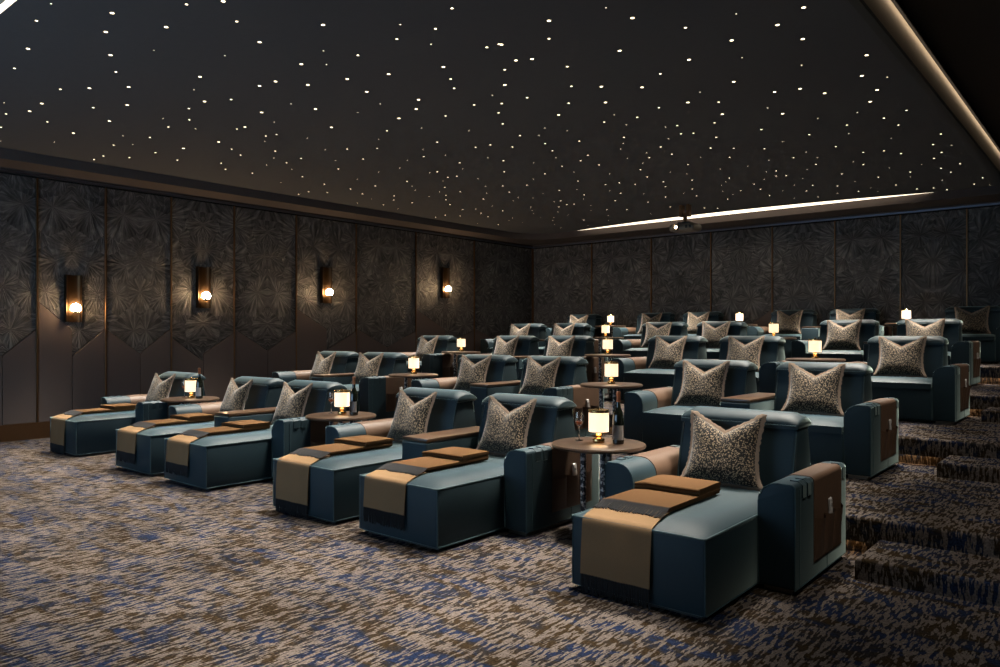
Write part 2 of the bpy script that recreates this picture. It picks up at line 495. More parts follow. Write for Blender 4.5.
# ---- walls
wl = struct(flat_box('wall_left', M['backing'], WX - 0.25, WX - 0.03, FY, BY + 0.2, -0.1, ZC + 0.2), 'left wall of fan relief panels above brown fabric')
wb = struct(flat_box('wall_back', M['backing'], WX - 0.2, RX + 0.2, BY + 0.03, BY + 0.25, -0.1, ZC + 0.2), 'back wall of dark fan relief panels')
struct(flat_box('wall_right', M['wallfabric'], RX, RX + 0.2, FY, BY, -0.1, ZC + 0.2), 'plain brown wall beside the aisle')
struct(flat_box('wall_front', M['wallfabric'], WX, RX, FY - 0.2, FY, -0.1, ZC + 0.2), 'dark wall behind the screen')
ZTOP = 4.005
def wall_panels(wall, spec, place, zb):
    """spec: (u0, zl, um, zm1, zm2, u1, zr); place(u) -> world loc, rot"""
    for u0, zl, um, zm1, zm2, u1, zr in spec:
        uc = um
        g = 0.016
        loc, rot = place(uc)
        poly = [(u0 - uc + g, ZTOP), (u0 - uc + g, zl), (-0.001, zm1), (0.001, zm2), (u1 - uc - g, zr), (u1 - uc - g, ZTOP)]
        if abs(zm1 - zm2) < 1e-4: poly = [poly[0], poly[1], (0, zm1), poly[4], poly[5]]
        link('fan_panel', mesh_from(prism(poly, 0.03, 0.004), 'fan_panel', M['fan'], False), wall, loc, rot)
        s = 0.004
        for a, za, b, zb_ in ((u0 - uc + g, zl, -s, zm1), (s, zm2, u1 - uc - g, zr)):
            zmin = zb(uc)
            if min(za, zb_) - 0.012 <= zmin + 0.05: continue
            q = [(a, za - 0.012), (a, zmin), (b, zmin), (b, zb_ - 0.012)]
            link('fabric_panel', mesh_from(prism(q, 0.045, 0.006), 'fabric_panel', M['wallfabric'], False), wall, loc, rot)
def platform_z(y):
    return TIER * sum(1 for p in PLAT if y > p)
# left wall: measured panel joints and chevron heights (y along the wall)
def LZ(u, v): 
    p = at_x(u, v, WX); return p.y, p.z
raw = [  # (left joint px, y), (mid px, y1, y2), (right joint px, y)
    ((-31, 329), (2, 355.5, 355.5), (37, 328.7)),
    ((37, 301), (72, 329, 355.5), (105.5, 328.7)),
    ((105.5, 328.7), (140, 353, 353), (171, 328.7)),
    ((171, 337.3), (203, 360.7, 353.5), (234, 333)),
    ((234, 328.7), (267.4, 350, 350), (296, 331)),
    ((296, 308.5), (326.5, 328.7, 350), (356, 331)),
    ((356, 328), (387.5, 347, 347), (415.7, 331)),
    ((415.7, 309), (445, 329, 345), (474, 330)),
    ((474, 328), (504, 344, 344), (532.5, 330)),
]
spec = []
for (lu, lv), (mu, m1, m2), (ru, rv) in raw:
    y0, z0 = LZ(lu, lv); ym, zm1 = LZ(mu, m1); _, zm2 = LZ(mu, m2); y1, z1 = LZ(ru, rv)
    spec.append((y0, z0, ym, zm1, zm2, y1, z1))
yl = spec[0][0]
k = 0
while yl > FY + 0.3:
    y0 = max(FY, yl - 0.95)
    spec.append((y0, 1.70 - 0.1 * (k % 2), (y0 + yl) / 2, 1.25, 1.25, yl, 1.70)); yl = y0; k += 1
wall_panels(wl, spec, lambda u: ((WX - 0.03, u, 0), (0, 0, math.pi / 2)), lambda u: 0.25 if u < 5.3 else platform_z(u - 1.3))
joints_left = sorted({round(s[0], 3) for s in spec} | {round(BY - 0.03, 3)})
for y in joints_left:
    bm = rbox(-0.012, 0.012, -0.055, 0, 0.25, ZTOP + 0.005, 0.003, 1)
    link('metal_strip', mesh_from(bm, 'metal_strip', M['brass'], False), wl, (WX - 0.03, y, 0), (0, 0, math.pi / 2))
# back wall
backpx = [532.5, 591.8, 651.4, 711, 772.4, 835, 900.5, 967]
bx = [at_y(u, 300, BY).x for u in backpx] + [-1.32, -0.30, 0.68, RX]
bspec = []
def BZ(u, v): return at_y(u, v, BY).z
for i in range(len(bx) - 1):
    zl = zr = 1.78
    zm1 = zm2 = 1.42
    if i == 3: zr = BZ(771, 309); zm2 = BZ(742, 332); zm1 = 1.5
    bspec.append((bx[i], zl, (bx[i] + bx[i + 1]) / 2, zm1, zm2, bx[i + 1], zr))
wall_panels(wb, bspec, lambda u: ((u, BY + 0.03, 0), (0, 0, 0)), lambda u: TIER * 4)
for x in bx[:-1]:
    bm = rbox(-0.014, 0.014, -0.055, 0, TIER * 4, ZTOP + 0.005, 0.003, 1)
    link('metal_strip', mesh_from(bm, 'metal_strip', M['brass'], False), wb, (x + (0.03 if x == bx[0] else 0), BY + 0.03, 0))
struct(flat_box('baseboard_left', M['basewood'], WX - 0.03, WX + 0.03, FY, PLAT[0], 0.0, 0.25), 'bronze coloured baseboard along the left wall')

# ---- soffit round the tray, with a rounded inner corner
SX, SY, SR = -12.25, 15.87, 0.9
inner = [(SX, FY)] + [(SX + SR - SR * math.cos(a), SY - SR + SR * math.sin(a)) for a in [math.pi / 2 * k / 14 for k in range(15)]] + [(RX, SY)]
bm = bmesh.new()
outer = []
for i, (x, y) in enumerate(inner):
    if i == 0: outer.append((WX - 0.03, FY))
    elif i == len(inner) - 1: outer.append((RX, BY + 0.03))
    else:
        a = math.pi / 2 * (i - 1) / 14
        if a <= math.pi / 4: outer.append((WX - 0.03, y + (BY + 0.03 - (SY - SR + SR * math.sin(math.pi / 4))) * (a / (math.pi / 4))))
        else: outer.append((WX - 0.03 + (x - (WX - 0.03)) * (1 - (math.pi / 2 - a) / (math.pi / 4)) if a < math.pi / 2 else x, BY + 0.03))
bo = [bm.verts.new((x, y, ZSOF)) for x, y in outer]
bi = [bm.verts.new((x, y, ZSOF)) for x, y in inner]
ti = [bm.verts.new((x, y, ZC)) for x, y in inner]
for i in range(len(inner) - 1):
    bm.faces.new((bo[i], bi[i], bi[i + 1], bo[i + 1]))
    bm.faces.new((bi[i], ti[i], ti[i + 1], bi[i + 1]))
struct(link('trim_1', mesh_from(bm, 'soffit', M['soffit'], True, 30)), 'dark brown dropped soffit round the star ceiling')
struct(flat_box('trim_2', M['steeltrim'], WX - 0.02, WX + 0.035, FY, BY + 0.03, 4.035, 4.065), 'thin blue-grey rail above the left wall panels')
struct(flat_box('trim_3', M['steeltrim'], WX, RX, BY - 0.035, BY + 0.02, 4.035, 4.065), 'thin blue-grey rail above the back wall panels')
flat_cap = flat_box('trim_4', M['soffit'], WX - 0.03, WX + 0.02, FY, BY + 0.03, 4.065, ZSOF + 0.01); struct(flat_cap, 'dark band above the left rail')
struct(flat_box('trim_5', M['soffit'], WX, RX, BY - 0.02, BY + 0.03, 4.065, ZSOF + 0.01), 'dark band above the back rail')
struct(flat_box('ceiling', M['plaster'], WX - 0.2, RX + 0.2, FY - 0.2, BY + 0.2, ZC, ZC + 0.2), 'dark main ceiling beside the star canopy')

# ---- star canopy: a dropped board with bowed rear edge
E = 0.004
RXE, FYE = -1.65, 2.075
lx0, lx1, sag = -10.80, -2.77, 0.41
poly = [(SX + E, FYE), (RXE, FYE), (RXE, SY - E), (lx1, SY - E)]
NA = 24
arc = []
for k in range(1, NA):
    t = k / NA
    arc.append((lx1 + (lx0 - lx1) * t, SY - E - sag * (1 - (2 * t - 1) ** 2)))
poly += arc + [(lx0, SY - E)]
poly += [(SX + SR - (SR - E) * math.cos(a), SY - SR + (SR - E) * math.sin(a)) for a in [math.pi / 2 * (14 - k) / 14 for k in range(15)]]
bm = bmesh.new()
lo = [bm.verts.new((x, y, ZSTAR)) for x, y in poly]
hi = [bm.verts.new((x, y, ZC - 0.001)) for x, y in poly]
bm.faces.new(lo)
for i in range(len(poly)):
    j = (i + 1) % len(poly)
    bm.faces.new((lo[i], lo[j], hi[j], hi[i]))
canopy = struct(link('ceiling_canopy', mesh_from(bm, 'ceiling_canopy', M['starboard'], False)), 'dark dropped ceiling board studded with star lights')
# edge details: dark edge trim, beige lit faces, LED lines
flat_box('edge_trim', M['dark'], RXE - 0.055, RXE + 0.014, FYE, SY - E, ZSTAR - 0.012, ZSTAR + 0.03, canopy)
flat_box('cove_face', M['beige'], RXE + 0.001, RXE + 0.008, FYE, SY - E, ZSTAR + 0.03, ZC - 0.002, canopy)
flat_box('led_line', M['ledcove'], RXE + 0.056, RXE + 0.062, FYE, SY - 0.02, ZC - 0.040, ZC - 0.004, canopy)
flat_box('led_lip', M['dark'], RXE + 0.062, RXE + 0.074, FYE, SY - 0.02, ZC - 0.055, ZC - 0.001, canopy)
flat_box('cove_face', M['beige'], SX + E, RXE + 0.008, FYE - 0.008, FYE - 0.001, ZSTAR + 0.055, ZC - 0.002, canopy)
flat_box('led_line', M['ledwhite'], SX + E, RXE, FYE - 0.014, FYE - 0.001, ZSTAR, ZSTAR + 0.055, canopy)
# bowed light slot behind the canopy
bm = bmesh.new()
pts = [(lx1, SY - E)] + arc + [(lx0, SY - E)]
vs = [bm.verts.new((x, y - 0.004 if 0 < i < len(pts) - 1 else y, ZSTAR - 0.002)) for i, (x, y) in enumerate(pts)]
bm.faces.new(vs)
link('light_slot', mesh_from(bm, 'light_slot', M['ledwhite'], False), canopy)

STARS_A = dict(o=(0, 0), s=3.924, b=[(440,51),(415,125),(110,191),(652,106),(434,216),(351,346),(505,341),(499,412),(785,301),(803,398),(429,475),(164,406),(116,436),(288,522),(876,5),(720,582),(858,557),(961,498)],
 m=[(143,81),(732,17),(929,84),(57,268),(455,282),(446,569),(508,618),(610,599),(696,628),(369,626),(406,612),(237,350),(366,422),(186,478),(24,447),(4,499),(741,426),(743,470),(661,498),(588,539),(907,390),(930,506),(909,585),(944,608),(868,640),(885,664)],
 t=[(201,14),(604,197),(882,218),(761,352),(640,465),(768,505),(483,533),(521,566),(213,557),(16,403),(3,553)])
STARS_B = dict(o=(250, 0), s=2.9, b=[(212,72),(28,122),(149,186),(168,246),(74,236),(28,249),(34,326),(190,316),(402,215),(339,266),(282,229),(561,194),(236,369),(489,289),(432,343),(482,316)],
 m=[(586,24),(538,83),(426,113),(313,160),(687,137),(722,128),(582,229),(592,256),(567,336),(650,304),(397,379),(369,430),(282,432),(328,461),(256,490),(148,459),(106,472),(73,438),(77,390),(46,394),(543,412),(654,427),(697,420),(504,454),(608,472),(7,502),(152,512),(216,534),(141,563),(170,556),(224,558),(292,548),(363,539),(326,562),(387,594),(418,568),(417,580),(470,588),(455,526),(543,498),(574,514),(600,511),(565,543),(568,566),(568,579),(610,556),(580,593),(677,577),(617,608),(566,624),(538,630),(609,626),(670,618),(690,628),(721,327),(720,651)],
 t=[(436,71),(525,128),(213,147),(222,187),(119,301),(378,301),(313,326),(497,371),(635,379),(703,276),(70,354),(43,410),(166,400),(121,491),(218,434),(249,465),(373,404),(373,499),(311,519),(456,465),(434,487),(470,540),(479,551),(519,570),(567,450),(521,501),(560,525),(617,489),(661,518),(682,540),(686,560),(702,597),(655,606),(661,648),(312,589),(430,605),(352,577),(502,434),(549,556),(690,457),(48,478),(69,458),(90,529)])
STARS_C = dict(o=(500, 0), s=2.9, b=[(142,60),(384,52),(347,147),(548,173),(672,117),(678,237),(46,175),(93,171),(14,246),(294,251),(412,253),(306,297),(545,297),(170,333),(645,331),(4,129)],
 m=[(142,112),(538,80),(195,193),(14,202),(207,250),(465,214),(79,283),(5,300),(199,299),(8,359),(461,312),(398,340),(302,354),(359,398),(514,364),(525,388),(561,386),(230,409),(131,416),(152,437),(58,393),(36,426),(466,426),(498,447),(433,457),(407,492),(255,450),(234,466),(287,478),(180,482),(130,504),(226,525),(306,535),(346,530),(10,466),(12,498),(8,539),(78,537),(27,557),(545,477),(557,522),(557,548),(570,568),(427,513),(392,534),(474,527),(480,541),(480,571),(350,560),(334,582),(244,565),(172,552),(176,582),(171,600),(215,592),(194,593),(678,430),(666,456),(665,516),(698,553),(660,577),(634,296),(622,356),(627,398),(611,429),(368,608),(310,608),(429,586),(494,600),(243,638),(593,603),(631,604),(8,611)],
 t=[(307,22),(685,40),(702,167),(580,267),(331,333),(366,362),(195,379),(130,371),(113,392),(357,416),(350,432),(369,459),(480,368),(489,402),(414,473),(425,443),(494,499),(582,456),(639,490),(719,482),(655,527),(642,537),(646,554),(675,563),(542,504),(532,560),(162,457),(98,472),(214,499),(97,520),(125,560),(95,574),(40,583),(52,573),(223,549),(242,577),(263,596),(264,610),(157,584),(168,614),(156,630),(153,640),(158,650),(198,624),(89,601),(93,610),(96,620),(116,632),(27,640),(37,632),(66,646),(177,660),(255,654),(314,625),(314,640),(318,553),(318,504),(417,562),(437,620)])
STARS_D = dict(o=(750, 0), s=3.336, b=[(179,25),(92,83),(176,130),(389,184),(373,253),(424,300),(401,339),(167,296),(82,307),(249,311),(109,379)],
 m=[(323,417),(447,394),(522,368),(495,417),(38,432),(198,449),(286,489),(447,503),(504,512),(378,508),(378,549),(637,447),(611,482),(639,508),(614,528),(638,561),(670,574),(701,546),(535,574),(428,591),(487,617),(306,580),(220,548),(145,526),(48,496),(209,618),(292,620),(188,637),(557,630),(612,627),(657,633),(776,593),(748,614),(767,631),(362,638),(121,586),(87,570),(87,587),(14,614),(35,631),(65,652)],
 t=[(172,217),(59,360),(458,257),(226,395),(358,375),(330,446),(471,461),(110,472),(187,507),(224,525),(345,539),(63,535),(190,566),(176,595),(55,573),(47,598),(148,617),(350,605),(465,560),(573,549),(641,601),(673,484),(535,590),(402,627),(427,638),(292,645),(110,637),(148,661),(228,657),(798,617)])
stars = []
for S in (STARS_A, STARS_B, STARS_C, STARS_D):
    for key, r in (('b', 0.018), ('m', 0.0125), ('t', 0.0065)):
        for cx, cy in S[key]:
            p = at_z(S['o'][0] + cx / S['s'], S['o'][1] + cy / S['s'], ZSTAR)
            d = -p.x * SIN + p.y * COS
            if not (SX + 0.03 < p.x < RXE - 0.07 and FYE + 0.03 < p.y < SY - 0.02): continue
            if lx0 < p.x < lx1:
                t = (p.x - lx1) / (lx0 - lx1)
                if p.y > SY - 0.03 - sag * (1 - (2 * t - 1) ** 2): continue
            stars.append((r / d, r * (0.85 + 0.25 * min(1, d / 16.0)), p))
stars.sort(key=lambda s: -s[0])
def star_dome(bm, r, c):
    n = 8
    ring = [bm.verts.new((c[0] + r * math.cos(2 * math.pi * k / n), c[1] + r * math.sin(2 * math.pi * k / n), c[2])) for k in range(n)]
    tip = bm.verts.new((c[0], c[1], c[2] - r * 0.28))
    for k in range(n): bm.faces.new((ring[k], tip, ring[(k + 1) % n]))
    bm.faces.new(ring)
bm = bmesh.new(); star_dome(bm, 1.0, (0, 0, 0))
star_me = mesh_from(bm, 'star_light', M['star'], False)
for _, r, p in stars[:300]:
    o = link('star_light', star_me, canopy, (p.x, p.y, ZSTAR - 0.001)); o.scale = (r, r, r)
bm = bmesh.new()
for _, r, p in stars[300:]: star_dome(bm, r, (p.x, p.y, ZSTAR - 0.001))
o = link('faint_stars', mesh_from(bm, 'faint_stars', M['star'], False), canopy); o['kind'] = 'stuff'

# ---- cinema screen on the front wall (behind the camera)
sc = thing('cinema_screen', 'wide glowing cinema screen on the front wall facing the seats', 'screen', (-7.3, FY + 0.06, 0.7))
bm = rbox(-3.6, 3.6, -0.03, 0.0, 0.0, 3.0, 0, 1); link('picture', mesh_from(bm, 'picture', M['screen'], False), sc)
bm = bmesh.new()
for a in ((-3.72, 3.72, -0.05, 0.03, -0.12, 0.0), (-3.72, 3.72, -0.05, 0.03, 3.0, 3.12), (-3.72, -3.6, -0.05, 0.03, 0.0, 3.0), (3.6, 3.72, -0.05, 0.03, 0.0, 3.0)): box(bm, *a)
link('frame', mesh_from(bm, 'frame', M['dark'], False), sc)

# ================================================================== RECLINERS
HW = 0.445            # half seat width
AW = 0.235            # arm width
YF = -0.755           # chaise front (front row)
def dome(x, y, yf):
    ds = max(0.0, HW - abs(x)); df = max(0.0, y - yf)
    gs = 1 - (1 - min(ds / 0.20, 1)) ** 2.4
    gf = 1 - (1 - min(df / 0.24, 1)) ** 2.4
    return 0.052 * gs * gf

def build_seat(yf, tag_):
    out = {}
    zt = 0.462 if yf < -0.3 else 0.425
    bm = rbox(-HW + 0.001, HW - 0.001, yf, 0.68, 0.03, zt, 0.016, 3)
    out['seat_base'] = mesh_from(bm, 'seat_base', M['velvet'])
    bm = bmesh.new()
    zb = zt
    lip = 0.0 if yf < -0.3 else 0.042
    fr = 0.006 if yf < -0.3 else -0.018
    xs = [-1, -0.98, -0.94, -0.87, -0.75, -0.55, -0.25, 0, 0.25, 0.55, 0.75, 0.87, 0.94, 0.98, 1]
    L = 0.68 - yf - fr
    ts = [0, 0.015, 0.04, 0.08, 0.13, 0.2, 0.3, 0.45, 0.65, 0.85, 1]
    rows = []
    for tx in xs:
        rows.append([bm.verts.new((tx * (HW - 0.006), yf + fr + L * ty, zb + lip + dome(tx * (HW - 0.006), yf + fr + L * ty, yf + fr))) for ty in ts])
    for i in range(len(xs) - 1):
        for j in range(len(ts) - 1):
            bm.faces.new((rows[i][j], rows[i + 1][j], rows[i + 1][j + 1], rows[i][j + 1]))
    bmesh.ops.recalc_face_normals(bm, faces=bm.faces)
    edge = [e for e in bm.edges if e.is_boundary]
    r = bmesh.ops.extrude_edge_only(bm, edges=edge)
    for v in r['geom']:
        if isinstance(v, bmesh.types.BMVert): v.co.z = zb - 0.02
    out['seat_cushion'] = mesh_from(bm, 'seat_cushion', M['velvet'], True, 60)
    bm = bmesh.new()
    e = 0.002
    zp = zt + 0.001 if yf < -0.3 else zt - 0.004
    tube(bm, [(-HW + e, 0.3, zp), (-HW + e, yf + 0.01, zp), (-HW + 0.01, yf - e, zp), (HW - 0.01, yf - e, zp), (HW - e, yf + 0.01, zp), (HW - e, 0.3, zp)], 0.0065, 6)
    if yf < -0.3:
        for sx in (-1, 1):
            tube(bm, [(sx * (HW - 0.004), yf + 0.004, 0.04), (sx * (HW - 0.004), yf + 0.004, zt)], 0.0055, 6)
            tube(bm, [(sx * HW, yf + 0.01, 0.036), (sx * HW, -0.01, 0.036)], 0.004, 6)
    else:
        tube(bm, [(-HW + 0.012, yf + fr - 0.001, zt + 0.044), (HW - 0.012, yf + fr - 0.001, zt + 0.044)], 0.004, 6)
    out['piping'] = mesh_from(bm, 'piping', M['piping'])
    out['plinth'] = mesh_from(rbox(-HW + 0.05, HW - 0.05, yf + 0.06, 1.0, 0.0, 0.034, 0, 1), 'plinth', M['dark'], False)
    return out
SEAT_CHAISE = build_seat(YF, 'chaise')
SEAT_SHORT = build_seat(-0.02, 'short')

def arm_profile(s, off=0.0):
    """profile in (x,z) of an arm on side s; inner top corner strongly rounded, outer one crisp"""
    xi, xo, zt, z0 = HW - off, HW + AW + off, 0.68 + off, 0.032
    R, r = 0.125 + off, 0.03 + off
    p = [(xi, z0)]
    for k in range(9):
        a = math.pi - math.pi / 2 * k / 8
        p.append((xi + R + R * math.cos(a), zt - R + R * math.sin(a)))
    for k in range(5):
        a = math.pi / 2 - math.pi / 2 * k / 4
        p.append((xo - r + r * math.cos(a), zt - r + r * math.sin(a)))
    p.append((xo, z0))
    return [(s * x, z) for x, z in p]
ALEN = 1.07
def build_arm(s):
    out = {}
    out['armrest'] = mesh_from(extrude_profile(arm_profile(s), 0, ALEN, 0.018, 3), 'armrest', M['velvet'], True, 40)
    bm = bmesh.new()
    pr = [(x, 0.0045, z) for x, z in arm_profile(s, -0.004)]
    tube(bm, pr, 0.005, 6)
    xo = s * (HW + AW + 0.001)
    tube(bm, [(xo, 0.075, 0.04), (xo, 0.075, 0.645)], 0.004, 6)
    tube(bm, [(xo, 0.62, 0.04), (xo, 0.62, 0.135)], 0.0035, 6)
    tube(bm, [(xo, 0.02, 0.038), (xo, ALEN - 0.02, 0.038)], 0.0035, 6)
    out['arm_piping'] = mesh_from(bm, 'arm_piping', M['piping'])
    tabs = []
    for y0 in (0.12, 0.215, 0.955):
        bm = bmesh.new()
        w = 0.06
        top = [(xo * 1.0 - s * 0.075, 0.6815), (xo - s * 0.028, 0.6812), (xo + s * 0.005, 0.66), (xo + s * 0.006, 0.585), (xo - s * 0.002, 0.578)]
        lo = [(xo - s * 0.075, 0.672), (xo - s * 0.03, 0.672), (xo - s * 0.005, 0.65), (xo - s * 0.005, 0.585), (xo - s * 0.006, 0.58)]
        T = [[bm.verts.new((x, y, z + (0.006 if i < 2 else 0))) for y in (y0, y0 + w)] for i, (x, z) in enumerate(top)]
        B = [[bm.verts.new((x, y, z)) for y in (y0, y0 + w)] for x, z in lo]
        for i in range(4):
            bm.faces.new((T[i][0], T[i][1], T[i + 1][1], T[i + 1][0]))
            bm.faces.new((T[i][0], T[i + 1][0], B[i + 1][0], B[i][0]))
            bm.faces.new((T[i][1], B[i][1], B[i + 1][1], T[i + 1][1]))
        bm.faces.new((T[0][0], B[0][0], B[0][1], T[0][1])); bm.faces.new((T[4][0], T[4][1], B[4][1], B[4][0]))
        tabs.append(mesh_from(bm, 'strap_tab', M['velvet'], True, 30))
    out['tabs'] = tabs
    # leather saddle over the arm
    ya, yb = 0.34, 0.93
    pr = arm_profile(s, 0.005)[1:]
    pi = arm_profile(s, 0.0005)[1:]
    pr = [(pr[0][0], 0.47)] + pr[0:-1] + [(pr[-1][0], 0.135)]
    pi = [(pi[0][0], 0.47)] + pi[0:-1] + [(pi[-1][0], 0.135)]
    bm = bmesh.new()
    O = [[bm.verts.new((x, y, z)) for y in (ya, yb)] for x, z in pr]
    I = [[bm.verts.new((x, y, z)) for y in (ya, yb)] for x, z in pi]
    for i in range(len(pr) - 1):
        bm.faces.new((O[i][0], O[i][1], O[i + 1][1], O[i + 1][0]))
        bm.faces.new((O[i][0], O[i + 1][0], I[i + 1][0], I[i][0]))
        bm.faces.new((O[i][1], I[i][1], I[i + 1][1], O[i + 1][1]))
    bm.faces.new((O[0][0], I[0][0], I[0][1], O[0][1])); bm.faces.new((O[-1][0], O[-1][1], I[-1][1], I[-1][0]))
    out['arm_cover'] = mesh_from(bm, 'arm_cover', M['leather'], True, 50)
    # three bulging pockets on the outer face
    pk = []
    xb = HW + AW + 0.005
    wd = (yb - ya - 0.02) / 3
    for k in range(3):
        y0 = ya + 0.01 + k * wd
        bm = bmesh.new()
        def fn(a, b, y0=y0):
            bul = 0.032 * (math.sin(math.pi * a) ** 0.6) * (0.06 + 0.94 * b)
            return (s * (xb + 0.0015 + bul), y0 + wd * a, 0.145 + (0.405 - 0.145 + 0.012 * abs(2 * a - 1) ** 2) * b)
        V = grid_surface(bm, 8, 4, fn)
        W = [[bm.verts.new((s * (xb - 0.001), v.co.y, v.co.z)) for v in col] for col in V]
        for i in range(8):
            bm.faces.new((V[i][4], V[i + 1][4], W[i + 1][3], W[i][3]))
            bm.faces.new((V[i][0], W[i][0], W[i + 1][0], V[i + 1][0]))
        for j in range(4):
            bm.faces.new((V[0][j], V[0][j + 1], W[0][j + 1], W[0][j])); bm.faces.new((V[8][j], W[8][j], W[8][j + 1], V[8][j + 1]))
        pk.append(mesh_from(bm, 'pocket', M['leather'], True, 50))
    out['pockets'] = pk
    out['arm_foot'] = mesh_from(rbox(min(s * (HW + 0.03), s * (HW + AW - 0.03)), max(s * (HW + 0.03), s * (HW + AW - 0.03)), 0.03, ALEN - 0.04, 0.0, 0.034, 0, 1), 'arm_foot', M['footmetal'], False)
    return out
ARM = {1: build_arm(1), -1: build_arm(-1)}

def build_back():
    out = {}
    # padded back: YZ profile extruded along x
    prof = [(0.66, 0.06), (0.655, 0.45), (0.70, 0.70), (0.765, 0.945), (1.005, 0.945), (1.03, 0.70), (1.03, 0.06)]
    bm = bmesh.new()
    A = [bm.verts.new((-HW + 0.004, y, z)) for y, z in prof]; B = [bm.verts.new((HW - 0.004, y, z)) for y, z in prof]
    n = len(prof)
    fa = bm.faces.new(A); fb = bm.faces.new(B[::-1])
    for i in range(n): bm.faces.new((A[i], B[i], B[(i + 1) % n], A[(i + 1) % n]))
    bmesh.ops.bevel(bm, geom=[e for f in (fa, fb) for e in f.edges], offset=0.03, segments=3, profile=0.5, affect='EDGES')
    out['backrest'] = mesh_from(bm, 'backrest', M['velvet'], True, 40)
    # folded headrest cushion across the top
    prof = [(0.735, 0.925), (0.738, 0.965), (0.755, 0.992), (0.80, 1.018), (0.87, 1.036), (0.94, 1.032), (0.995, 1.012), (1.038, 0.978), (1.048, 0.952), (1.03, 0.935)]
    bm = bmesh.new()
    nx = 12
    rings = []
    for i in range(nx + 1):
        t = -1 + 2 * i / nx
        sq = 1 - 0.30 * max(0, (abs(t) - 0.82) / 0.18) ** 2
        rings.append([bm.verts.new((t * (HW + 0.006), 0.89 + (y - 0.89) * (0.9 + 0.1 * sq), 0.925 + (z - 0.925) * sq)) for y, z in prof])
    n = len(prof)
    for a, b in zip(rings, rings[1:]):
        for k in range(n): bm.faces.new((a[k], a[(k + 1) % n], b[(k + 1) % n], b[k]))
    bm.faces.new(rings[0]); bm.faces.new(rings[-1][::-1])
    bmesh.ops.bevel(bm, geom=[e for e in bm.edges if len(e.link_faces) == 2 and max(len(f.verts) for f in e.link_faces) > 6], offset=0.012, segments=2, profile=0.5, affect='EDGES')
    out['headrest'] = mesh_from(bm, 'headrest', M['velvet'], True, 45)
    # inset second layer between headrest and back
    out['headrest_hinge'] = mesh_from(rbox(-HW + 0.012, HW - 0.012, 0.775, 1.02, 0.918, 0.96, 0.008, 2), 'headrest_hinge', M['velvet'])
    bm = bmesh.new()
    for sx in (-1, 1):
        x = sx * (HW - 0.012)
        tube(bm, [(x, 0.655, 0.50), (x, 0.70, 0.70), (x, 0.752, 0.915)], 0.005, 6)
    tube(bm, [(-HW + 0.01, 0.736, 0.952), (HW - 0.01, 0.736, 0.952)], 0.0045, 6)
    out['back_piping'] = mesh_from(bm, 'back_piping', M['piping'])
    return out
BACK = build_back()

POS = ['leftmost', 'second from the left', 'third from the left', 'fourth from the left', 'fifth from the left', 'rightmost']
def seat_phrase(r, i):
    return '%s row, %s seat' % (ORD[r], POS[i])
def make_chair(r, i, x):
    y = ROW0 + PITCH * r; z = TIER * r
    odd = r % 2 == 0
    left = (i in (0, 1, 3, 5)) if odd else (i in (0, 2, 4))
    right = (i in (0, 2, 4, 5)) if odd else (i in (1, 3, 5))
    if r == 0: lab = 'teal velvet chaise recliner, ' + seat_phrase(r, i)
    else: lab = 'teal velvet cinema armchair, ' + seat_phrase(r, i)
    t = thing('chaise_recliner' if r == 0 else 'cinema_armchair', lab, 'recliner' if r == 0 else 'armchair', (C0 + x, y, z), 0,
              'front row chaises' if r == 0 else 'velvet armchairs on the tiers')
    S = SEAT_CHAISE if r == 0 else SEAT_SHORT
    b = link('seat_base', S['seat_base'], t)
    link('piping', S['piping'], b)
    link('plinth', S['plinth'], t)
    link('seat_cushion', S['seat_cushion'], t)
    bk = link('backrest', BACK['backrest'], t)
    link('piping', BACK['back_piping'], bk)
    link('headrest', BACK['headrest'], t)
    link('headrest_hinge', BACK['headrest_hinge'], t)
    for s, has in ((-1, left), (1, right)):
        if not has: continue
        A = ARM[s]
        a = link('armrest', A['armrest'], t)
        link('piping', A['arm_piping'], a)
        for tb in A['tabs']: link('strap_tab', tb, a)
        link('arm_foot', A['arm_foot'], a)
        c = link('arm_cover', A['arm_cover'], t); c['label'] = 'tan leather arm cover with pockets'
        for pk in A['pockets']: link('pocket', pk, c)
    return t, left, right

# ---- shared consoles
def build_console(w):
    h = w / 2 - 0.001
    return (mesh_from(rbox(-h, h, 0.0, 1.04, 0.03, 0.640, 0.022, 3), 'console_body', M['velvet']),
            mesh_from(rbox(-h + 0.002, h - 0.002, 0.012, 1.02, 0.638, 0.672, 0.006, 2), 'wood_top', M['armwood']),
            mesh_from(rbox(-h + 0.04, h - 0.04, 0.05, 1.0, 0.0, 0.034, 0, 1), 'console_foot', M['dark'], False))
